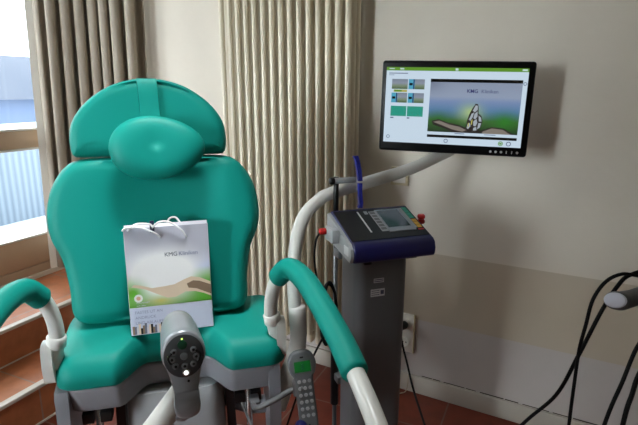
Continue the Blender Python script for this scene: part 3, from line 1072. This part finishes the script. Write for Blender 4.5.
for (b0, b1) in ((.145, .185), (.875, .91)):
    m = MB()
    srect(m, 's_black', .33, b0, .968, b1, -.0013)
    m.build('caption_bar', None, scr, 'black bar along the picture')
m = MB()
srect(m, 's_photo', .33, .185, .968, .835, -.0013)
pic = m.build('displayed_picture', None, scr, 'blue and green picture of a butterfly on a hand')
m = MB().use('s_handd')
P2 = lambda L: [(U(.33 + .638 * a), VV(.185 + .65 * b)) for a, b in L]
m.poly(P2([(.04, .78), (.12, .74), (.22, .80), (.34, .84), (.45, .90), (.6, .94), (.72, .86), (.85, .88), (.97, 1.0), (.3, 1.0), (.18, .92), (.06, .86)]), -.0016)
m.use('s_hand')
m.poly(P2([(.06, .80), (.13, .77), (.24, .84), (.36, .88), (.44, .94), (.40, .98), (.28, .94), (.16, .86)]), -.0018)
m.poly(P2([(.62, .96), (.72, .885), (.84, .905), (.93, 1.0), (.62, 1.0)]), -.0018)
m.build('displayed_hand', None, pic)
m = MB().use('s_handd')
m.poly(P2([(.435, .93), (.44, .76), (.46, .62), (.49, .50), (.52, .41), (.548, .42), (.557, .50), (.56, .60), (.595, .65), (.612, .75), (.60, .86), (.57, .95)]), -.0020)
m.use('s_wing')
for q in ([(.462, .72), (.485, .61), (.512, .58), (.50, .68), (.475, .76)], [(.495, .55), (.522, .44), (.545, .45), (.548, .53), (.52, .58)], [(.518, .61), (.548, .56), (.552, .66), (.53, .72), (.508, .70)], [(.562, .64), (.592, .68), (.602, .76), (.572, .76)],
          [(.51, .76), (.545, .71), (.556, .79), (.54, .86), (.515, .85)], [(.568, .79), (.60, .79), (.588, .88), (.56, .92)], [(.518, .89), (.548, .87), (.555, .94), (.515, .945)], [(.45, .82), (.475, .79), (.485, .86), (.46, .92), (.444, .9)]):
    m.poly(P2(q), -.0022)
m.use('s_yel')
m.poly(P2([(.452, .80), (.462, .79), (.468, .86), (.455, .89)]), -.0023)
m.poly(P2([(.487, .74), (.503, .72), (.50, .82), (.485, .84)]), -.0023)
m.build('displayed_butterfly', None, pic)
rxm = (R(90), 0, 0)
text('KMG', .0182, 's_ink', pic, (U(.592), -.002, VV(.315)), rxm, 'lettering', .0001, 'LEFT', .0003)
text('Kliniken', .0182, 's_ink2', pic, (U(.692), -.002, VV(.315)), rxm, 'lettering', .0001, 'LEFT', .0001)
for i, (r0, r1) in enumerate(((.155, .285), (.335, .465), (.51, .645))):
    for j, (c0, c1) in enumerate(((.045, .163), (.169, .287))):
        m = MB()
        if i == 2:
            srect(m, 's_teal', c0, r0, c1, r1, -.0013)
        else:
            srect(m, 's_thumb', c0, r0, c1, r1, -.0013)
            if (i, j) != (0, 0):
                srect(m, 's_cyan', c0, r0, c0 + .045, r1, -.0015)
                srect(m, 's_ink', c0 + .035, r0, c0 + .043, r1, -.0017)
                srect(m, 's_black', c0 + .006, r0 + .05, c0 + .03, r0 + .08, -.0017)
        m.build('thumbnail', None, scr)
def smark(mt, *a):
    m = MB()
    srect(m, mt, *a)
    return m.build('page_mark', None, scr)
smark('s_yel', .06, .293, .16, .325, -.0013)
smark('s_green', .065, .297, .12, .32, -.0015)
smark('s_ink2', .02, .075, .16, .085, -.0013)
smark('s_ink2', .02, .1, .06, .106, -.0013)
for (c0, c1) in ((.045, .07), (.17, .19)):
    smark('s_ink2', c0, .66, c1, .675, -.0013)
smark('s_ink2', .53, .845, .6, .853, -.0013)
smark('s_ink2', .74, .845, .82, .853, -.0013)
smark('s_white', .02, .015, .06, .027, -.0014)
smark('s_white', .1, .012, .13, .03, -.0014)
smark('s_white', .50, .01, .52, .036, -.0014)
smark('s_white', .955, .012, .99, .032, -.0014)

def ring_icon(cx, cz, r_, mt, par=scr):
    b = MB().use(mt)
    n = 24
    vs, fs = [], []
    for k in range(n):
        a = 2 * PI * k / n
        for q in (r_, r_ * .68): vs.append(Vector((U(cx) + q * math.cos(a), -.0014, VV(cz) + q * math.sin(a))))
    for k in range(n):
        j = (k + 1) % n
        fs.append([2 * k, 2 * j, 2 * j + 1, 2 * k + 1])
    b.faces(vs, fs, False)
    return b.build('round_icon', None, par)
ring_icon(.86, .955, .0085, 's_green'); ring_icon(.915, .955, .0085, 's_ink2'); ring_icon(.035, .925, .0065, 's_ink2'); ring_icon(.47, .952, .0075, 's_ink2'); ring_icon(.983, .19, .006, 's_ink2')
m = MB(); srect(m, 's_green', .852, .943, .868, .967, -.0014); m.build('round_icon_fill', None, scr)
for i in range(6):
    m = MB()
    if i in (3, 4): m.box((.145 + .0185 * i, -.0006, -MH / 2 + .016), (.0035, .0012, .010))
    else: m.lathe([(0, 0), (.0045, 0), (.0045, .0008), (0, .0008)], mtx=Matrix.Translation((.145 + .0185 * i, -.0002, -MH / 2 + .016)) @ Matrix.Rotation(R(90), 4, 'X'), seg=14)
    m.build('bezel_button', 'label', mon)

arm = thing('monitor_arm', 'white curved tube arm mounted on the chair base and carrying the monitor', 'monitor arm', CL((.30, .20, 0)), CT)  # monitor arm, bolted to the chair base
AI = (Matrix.Translation(CL((.30, .20, 0))) @ Matrix.Rotation(CT, 4, 'Z')).inverted()
A = lambda *p: AI @ Vector(p)
MB().tube([A(-.742, 1.452, .62), A(-.756, 1.450, .80), A(-.757, 1.475, .95), A(-.748, 1.52, 1.03), A(-.72, 1.57, 1.075), A(-.678, 1.622, 1.102), A(-.494, 1.862, 1.155), A(-.40, 2.005, 1.20), A(-.35, 2.07, 1.235), A(-.325, 2.085, 1.33)], .0225, 20, 8).build('curved_tube', 'armgrey', arm)
MB().tube([A(-.772, 1.34, .40), A(-.752, 1.425, .52), A(-.742, 1.452, .60), A(-.745, 1.452, .725)], [.036, .031, .0295, .0295], 20, 8).build('base_sleeve', 'armgrey', arm, 'thicker sleeve at the foot of the arm')
MB().tube([A(*CL((.12, .27, .40))), A(*CL((.24, .19, .385))), A(-.772, 1.34, .42)], .03, 16, 6).build('chair_mount', 'dgrey', arm)
k_ = MB().box((0, 0, 0), (.1, .018, .1), .004, AI @ Matrix.Translation((-.325, 2.055, 1.345)) @ Matrix.Rotation(MT, 4, 'Z'))
k_.build('mount_plate', 'steel', arm)

# ------------------------------------------------------------------ treatment cart with control unit
KT = R(43)
KO = Vector((-.528, 1.386, 0))
KM0 = Matrix.Translation(KO) @ Matrix.Rotation(KT, 4, 'Z')
cart = thing('equipment_cart', 'grey column cart with side pole beside the chair carrying the control unit', 'cart', KO, KT)
def rb2(x0, x1, y0, y1, z, rr=.035, n=8):
    o_ = []
    for (cx, cy, a0) in ((x1 - rr, y1 - rr, 0), (x0 + rr, y1 - rr, 90), (x0 + rr, y0 + rr, 180), (x1 - rr, y0 + rr, 270)):
        for k in range(n + 1):
            a = R(a0 + 90 * k / n)
            o_.append(Vector((cx + rr * math.cos(a), cy + rr * math.sin(a), z)))
    return o_
m = MB()
m.loft([rb2(.038, .220, .035, .195, .10), rb2(.040, .226, .035, .195, .925)])
colm = m.build('column', 'column', cart, 'tall grey column', sharp=50)
m = MB()
m.loft([rb2(-.08, .30, -.08, .30, .065, .05), rb2(-.08, .30, -.08, .30, .09, .05), rb2(-.05, .27, -.05, .27, .105, .05)])
m.build('base_plate', 'dgrey', cart, sharp=50)
for (a, b) in ((-.05, -.05), (.27, -.05), (.27, .27), (-.05, .27)):
    m = MB().lathe([(0, -.012), (.028, -.012), (.031, -.006), (.031, .006), (.028, .012), (0, .012)], mtx=Matrix.Translation((a, b, .0315)) @ Matrix.Rotation(R(90), 4, 'Y'))
    m.box((a, b, .056), (.03, .03, .02), .003)
    m.build('castor', 'black', cart)
m = MB().use('label')
m.rect(.098, .134, .845, .86, .0345); m.use('print'); m.rect(.100, .132, .848, .851, .0343); m.rect(.100, .132, .854, .857, .0343)
m.build('label_plate', None, colm, 'small white label with two blue lines')
m = MB().use('label')
m.rect(.088, .138, .798, .824, .0345)
m.use('print')
for z in (.804, .811, .818): m.rect(.091, .119, z - .001, z + .001, .0343)
m.rect(.123, .135, .804, .818, .0343)
m.build('label_plate', None, colm, 'larger white label with printed lines')
# side pole
px_, py_ = .042, .238
po = MB().tube([(px_, py_, .10), (px_, py_, 1.02)], .0085, 14, 1).build('side_pole', 'steel', cart)
MB().tube([(px_, py_, 1.02), (px_, py_, 1.16)], .0095, 14, 1).build('pole_top', 'black', po, 'black upper end of the pole')
MB().tube([(px_ - .004, py_ - .01, .3), (px_ - .004, py_ - .01, .62)], .0155, 14, 1).build('foam_grip', 'black', po, 'black padded lower part of the pole')
MB().box((px_ + .004, py_ - .03, .90), (.03, .06, .03), .005).build('pole_clamp', 'steel', po)
MB().box((px_ + .004, py_ - .03, .42), (.03, .06, .03), .005).build('pole_clamp', 'steel', po)
cb = MB().tube([(px_ - .012, py_ - .008, 1.150), (px_ + .066, py_ - .008, 1.150)], .0105, 14, 1).build('cross_bar', 'cheek', po)
MB().tube([(px_ - .024, py_ - .008, 1.150), (px_ - .012, py_ - .008, 1.150)], .0125, 14, 1).build('end_cap', 'black', cb)
m = MB()
for sg in (1, -1):
    q = [(px_ + 0.078, 1.141 + sg * .004), (px_ + 0.076 - sg * .003, 1.141 + sg * .04), (px_ + 0.074 - sg * .010, 1.141 + sg * .078), (px_ + 0.068 - sg * .010, 1.141 + sg * .090), (px_ + 0.084 - sg * .010, 1.141 + sg * .092), (px_ + 0.088 - sg * .008, 1.141 + sg * .074), (px_ + 0.090 - sg * .002, 1.141 + sg * .04), (px_ + 0.092, 1.141 + sg * .004)]
    m.prism(q, py_ - .014, py_ - .002)
m.build('cable_hook', 'blue', cb, 'blue double hook')
m = MB().use('cheek')
m.box((-.014, .12, .995), (.026, .07, .045), .004)
m.build('connector_box', None, cart)
MB().tube([(-.046, .148, 1.0), (-.026, .148, 1.0)], .011, 12, 1).build('red_connector', 'red', cart)

cu = thing('control_unit', 'navy and black control unit with sloping display panel on the grey column', 'control unit', KM0 @ Vector((.006, 0, .926)), KT)
UW = .285
prof = [(-.004, .005), (.2, .03), (.215, .045), (.215, .115), (.206, .126), (.195, .126), (.012, .067), (.003, .064), (-.008, .055), (-.014, .035), (-.012, .015)]
profs = prof
m = MB().prism(profs, .004, UW, axis='x')
hb = m.build('housing', 'navy', cu, 'navy housing', sharp=35)
md = hb.modifiers.new('bev', 'BEVEL'); md.width = .005; md.segments = 3; md.limit_method = 'ANGLE'
m = MB().prism([(.0, .008), (.198, .033), (.21, .045), (.21, .112), (.2, .121), (.012, .064), (-.004, .052), (-.008, .03)], -.006, .006, axis='x')
ck = m.build('side_cheek', 'cheek', cu, 'pale grey side panel')
m = MB().use('label').faces([(-.0066, .012, .022), (-.0066, .05, .028), (-.0066, .05, .058), (-.0066, .012, .05)], [[0, 1, 2, 3]], False)
bx_ = MB().use('label'); bx_.box((-.0066, .03, .04), (.001, .036, .028)); bx_.build('side_label', None, ck)
m = MB(); m.box((.06, .02, -.0), (.025, .02, .016), .002); m.box((.215, .03, .004), (.04, .03, .016), .003); m.build('underside_foot', 'black', cu)
# the sloped panel: frame with a (0..1 left to right) and b (0 rear .. 1 front)
c0 = Vector((.004, .197, .1268)); c1 = Vector((.004, .013, .0682))
sl = (c1 - c0)
up_ = Vector((1, 0, 0)).cross(sl).normalized()
if up_.z < 0: up_ = -up_
def panel(mb, mt, a0, a1, b0, b1, h0=.0003, h1=.0012):
    mb.use(mt)
    W_ = UW - .006
    P = lambda a, b, h: c0 + Vector((W_ * a, 0, 0)) + sl * b + up_ * h
    vs = [P(a0, b0, h0), P(a1, b0, h0), P(a1, b1, h0), P(a0, b1, h0), P(a0, b0, h1), P(a1, b0, h1), P(a1, b1, h1), P(a0, b1, h1)]
    mb.faces(vs, [[0, 1, 2, 3], [4, 5, 6, 7], [0, 1, 5, 4], [1, 2, 6, 5], [2, 3, 7, 6], [3, 0, 4, 7]], False)
    return mb
tp = panel(MB(), 'black', .015, .985, .04, .97).build('top_panel', None, cu, 'black sloping top panel')
panel(MB(), 'label', .30, .32, .1, .76, .0012, .0016).build('white_stripe', None, tp)
panel(MB(), 'strip', .385, .43, .1, .2, .0012, .0018).build('blue_badge', 'blue', tp)
b_ = panel(MB(), 'strip', .445, .53, .12, .76, .0012, .002).build('key_strip', None, tp, 'grey membrane key strip left of the display')
for i in range(6):
    panel(MB(), 'keygrey', .455, .52, .15 + .1 * i, .215 + .1 * i, .002, .0026).build('membrane_key', None, b_)
ds = panel(MB(), 'silver', .53, .87, .1, .80, .0012, .004).build('display_frame', None, tp, 'silver display frame')
panel(MB(), 'lcdoff', .55, .835, .13, .68, .004, .0045).build('display', None, ds, 'dark switched-off display')
b_ = panel(MB(), 'strip', .87, .905, .08, .74, .0012, .002).build('key_strip', None, tp, 'narrow grey strip right of the display')
for i in range(4):
    panel(MB(), 'keyteal', .912, .97, .07 + .095 * i, .15 + .095 * i, .0012, .0024).build('teal_key', None, tp, 'teal key')
for i in range(3):
    panel(MB(), 'keyyel', .912, .97, .47 + .095 * i, .55 + .095 * i, .0012, .0024).build('yellow_key', None, tp, 'yellow key')
panel(MB(), 'red', .9, .97, .775, .81, .0012, .002).build('red_key', None, tp, 'thin red key')
# red valve at the right rear side
m = MB()
m.tube([(UW - .004, .13, .066), (UW + .018, .13, .066), (UW + .022, .13, .078)], .006, 12, 4)
vs_ = m.build('valve_stem', 'black', cu)
for z in (.084, .101):
    MB().lathe([(0, -.008), (.010, -.008), (.0135, -.004), (.0135, .004), (.010, .008), (0, .008)], c=(UW + .024, .13, z), seg=10).build('red_knob', 'red', vs_)

# ------------------------------------------------------------------ hand control in its bracket
ho = CL((.388, -.112, .478))
hc = thing('hand_control', 'grey handset with green display hanging beside the seat', 'remote control', ho, R(33))
HM = Matrix.Rotation(R(-16), 4, 'X') @ Matrix.Rotation(R(-5), 4, 'Y') @ Matrix.Scale(1.06, 4)
out = [(0, .215), (-.022, .211), (-.036, .195), (-.040, .172), (-.034, .15), (-.027, .135), (-.026, .07), (-.026, .01), (-.022, -.012), (0, -.016), (.022, -.012), (.026, .01), (.026, .07), (.027, .135), (.034, .15), (.040, .172), (.036, .195), (.022, .211)]
m = MB()
FR = Matrix(((1, 0, 0, 0), (0, 0, -1, 0), (0, 1, 0, 0), (0, 0, 0, 1)))
pad(m, out, (0, .1), .026, .007, HM @ FR, n=80)
hcb = m.build('handset_body', 'keygrey', hc, sharp=0)
MB().box((0, -.0005, .171), (.046, .002, .030), .001, HM).build('display', 'lcd', hcb, 'lit green display')
MB().box((0, -.002, .171), (.007, .001, .017), 0, HM).build('display_digit', 'btng', hcb)
MB().box((0, -.0005, .197), (.01, .002, .004), 0, HM).build('speaker_slot', 'black', hcb)
for r_ in range(6):
    for c in (-1, 0, 1):
        b = MB().lathe([(0, 0), (.0052, 0), (.005, .002), (0, .0024)], mtx=HM @ Matrix.Translation((c * .0145, .0, .13 - .019 * r_)) @ Matrix.Rotation(R(90), 4, 'X'), seg=12)
        b.build('key', 'strip', hcb)
MB().box((-.0, -.0012, .005), (.004, .002, .012), .0, HM).build('key_mark', 'black', hcb)
hb_ = thing('handset_bracket', 'grey metal handset bracket sticking out from under the chair seat', 'bracket', CL((.24, .03, .515)), CT)
m = MB()
Bv = lambda p: (Matrix.Translation(CL((.24, .03, .515))) @ Matrix.Rotation(CT, 4, 'Z')).inverted() @ Vector(p)
m.box((0, -.01, -.004), (.03, .05, .012), .003)
m.tube([Bv(CL((.235, .03, .505))), Bv(CL((.24, -.03, .515))), Bv(CL((.29, -.05, .545))), Bv(CL((.345, -.055, .575))), Bv(CL((.375, -.075, .59)))], .009, 12, 5)
m.build('bracket_bar', 'steel', hb_)
MB().box((0, 0, 0), (.06, .012, .05), .003, (Matrix.Translation(CL((.24, .03, .515))) @ Matrix.Rotation(CT, 4, 'Z')).inverted() @ Matrix.Translation(CL((.376, -.068, .588))) @ Matrix.Rotation(R(33), 4, 'Z') @ Matrix.Rotation(R(-16), 4, 'X')).build('clip_plate', 'steel', hb_)
MB().tube([Bv(CL((.345, -.135, .475))), Bv(CL((.365, -.10, .485)))], .018, 16, 1).build('clamp_knob', 'navy', hb_, 'dark blue clamp knob')

# ------------------------------------------------------------------ cables
def cable(name, label, pts, r_, mt, res=8):
    org = pts[0]
    o = MB().tube([Vector(p) - Vector(org) for p in pts], r_, 8, res).build(name, mt)
    o.location = org
    return setp(o, label, 'cable', 'black cables hanging at the right edge' if name == 'hanging_cable' else None)
KM = Matrix.Translation(KO) @ Matrix.Rotation(KT, 4, 'Z')
KL = lambda p: tuple(KM @ Vector(p))
coil = []
for k in range(0, 40):
    a = 2 * PI * k / 12 + PI / 2
    coil.append(KL((-.036 + .036 * math.cos(a) + .003 * math.sin(k), .09 + .06 * math.cos(a) * .5 + .005 * math.sin(1.7 * k), .735 + (.105 + .006 * math.sin(k * .9)) * math.sin(a))))
cable('coiled_cable', 'black cable hanging in a coil on the left side of the grey column', coil, .0045, 'rubber', 4)
cable('probe_cable', 'thin black cable hanging in an arc from the red connector on the control unit', [KL((-.046, .148, .998)), KL((-.064, .14, .97)), KL((-.068, .14, .90)), KL((-.055, .14, .82)), KL((-.04, .13, .74)), KL((-.06, .10, .70))], .0038, 'rubber')
cable('floor_cable', 'thin black cable slanting down from the coil behind the handset to the floor', [KL((-.04, .09, .68)), KL((-.09, .16, .50)), KL((-.15, .22, .25)), KL((-.19, .27, .03)), KL((-.20, .32, .005)), KL((-.12, .42, .005))], .0038, 'rubber')
cable('loose_cable', 'black cable lying at the foot of the grey column on its right', [KL((.33, .36, .006)), KL((.345, .27, .05)), KL((.37, .20, .04)), KL((.385, .12, .006)), KL((.38, .0, .006))], .0045, 'rubber')
cable('foot_cable', 'grey cable looping from under the seat to the handset', [tuple(CL((.2, .07, .49))), tuple(CL((.23, .02, .42))), tuple(CL((.28, -.05, .37))), tuple(CL((.33, -.09, .38))), tuple(CL((.375, -.105, .44))), tuple(CL((.38, -.115, .485)))], .004, 'greycable')
cable('trailing_cable', 'grey cable trailing down from the bracket knob to the floor', [tuple(CL((.33, -.125, .475))), tuple(CL((.30, -.08, .42))), tuple(CL((.27, .0, .30))), tuple(CL((.30, .06, .12))), tuple(CL((.34, .05, .006))), tuple(CL((.40, -.1, .006)))], .004, 'greycable')
cable('thin_beige_wire', 'thin beige wire lying on the floor under the wall socket', [(-.70, 2.15, .004), (-.62, 2.16, .004), (-.56, 2.19, .004), (-.535, 2.21, .02), (-.53, 2.222, .1)], .0025, 'beigec')

# ------------------------------------------------------------------ probe with cables at the right edge, on its stand beyond the frame
SP = Vector((.40, 1.12, 0))
sd = thing('probe_stand', 'slim steel stand at the right edge holding the grey probe', 'stand', SP)
MB().tube([(0, 0, .03), (0, 0, 1.2)], .012, 14, 1).build('pole', 'steel', sd)
MB().lathe([(0, 0), (.16, 0), (.16, .015), (.05, .03), (0, .03)]).build('foot', 'dgrey', sd)
MB().tube([(0, 0, 1.165), (-.03, -.01, 1.17), (-.06, -.022, 1.165)], .009, 10, 4).build('holder', 'steel', sd)
PB = Vector((.130, .978, 1.090))
pb = thing('handheld_probe', 'dark grey handheld probe with white oval end at the right edge', 'probe', PB)
ax = Vector((.205, .115, .072)).normalized()
sd_ = Vector((0, 0, 1)).cross(ax).normalized()
u2 = ax.cross(sd_)
def oring(t, ra, rb_, n=28): return [ax * t + sd_ * ra * math.cos(2 * PI * k / n) + u2 * rb_ * math.sin(2 * PI * k / n) for k in range(n)]
# oval end turned to the viewer: built on a plane facing the room's near left
fx = Vector((-.62, -.70, .28)).normalized()
fs_ = Vector((0, 0, 1)).cross(fx).normalized()
fu = fx.cross(fs_)
def fring(off, ra, rb_, n=28):
    return [Vector((0, 0, 0)) + fx * off + (fs_ * math.cos(.28) + fu * math.sin(.28)) * ra * math.cos(2 * PI * k / n) + (fu * math.cos(.28) - fs_ * math.sin(.28)) * rb_ * math.sin(2 * PI * k / n) for k in range(n)]
m = MB().loft([fring(.004, .0215, .0145), fring(.0, .024, .0165), fring(-.008, .0235, .0165), [p + ax * .02 for p in fring(-.014, .019, .015)], [p + ax * .06 for p in fring(-.012, .0165, .015)], [p + ax * .14 for p in fring(-.008, .0165, .015)], [p + ax * .24 for p in fring(0, .015, .014)], [p + ax * .25 for p in fring(0, .009, .009)]])
m.build('grip', 'probegrey', pb, 'dark grey grip', sharp=50)
m = MB().loft([fring(.003, .0208, .0138), fring(.0058, .0205, .0135), fring(.0075, .018, .0115)])
m.build('oval_end', 'ovalend', pb, 'white oval end face', sharp=50)
cable('hanging_cable', 'black cable arching over the white-ended probe and hanging down to the floor', [(.30, 1.15, 1.06), (.22, 1.16, 1.078), (.183, 1.151, 1.085), (.152, 1.128, 1.092), (.124, 1.111, 1.077), (.105, 1.103, 1.038), (.099, 1.108, .98), (.094, 1.122, .915), (.093, 1.122, .831), (.093, 1.12, .735), (.095, 1.12, .4), (.10, 1.12, .05), (.13, 1.05, .006)], .0036, 'rubber')
cable('hanging_cable', 'black cable running from behind the probe down to the left, crossing the arched cable', [(.30, 1.2, 1.05), (.22, 1.195, 1.085), (.173, 1.178, 1.076), (.151, 1.162, 1.052), (.13, 1.16, .997), (.112, 1.159, .936), (.096, 1.168, .873), (.065, 1.202, .752), (.003, 1.224, .644), (-.08, 1.25, .48), (-.14, 1.25, .25), (-.15, 1.23, .03), (-.1, 1.15, .006)], .0042, 'rubber')
cable('hanging_cable', 'inner of the two black cables slanting down at the bottom right corner', [(.395, 1.10, 1.10), (.30, 1.10, 1.08), (.23, 1.09, 1.03), (.19, 1.07, .977), (.168, 1.05, .897), (.146, 1.028, .811), (.12, 1.02, .6), (.12, 1.03, .3), (.14, 1.03, .03), (.2, .98, .006)], .0040, 'rubber')
cable('hanging_cable', 'outer of the two black cables slanting down at the bottom right corner', [(.395, 1.10, 1.06), (.30, 1.08, 1.05), (.22, 1.05, 1.0), (.19, 1.025, .939), (.181, 1.015, .895), (.172, 1.002, .837), (.16, .99, .6), (.17, .99, .3), (.19, 1.0, .03), (.26, .95, .006)], .0044, 'rubber')
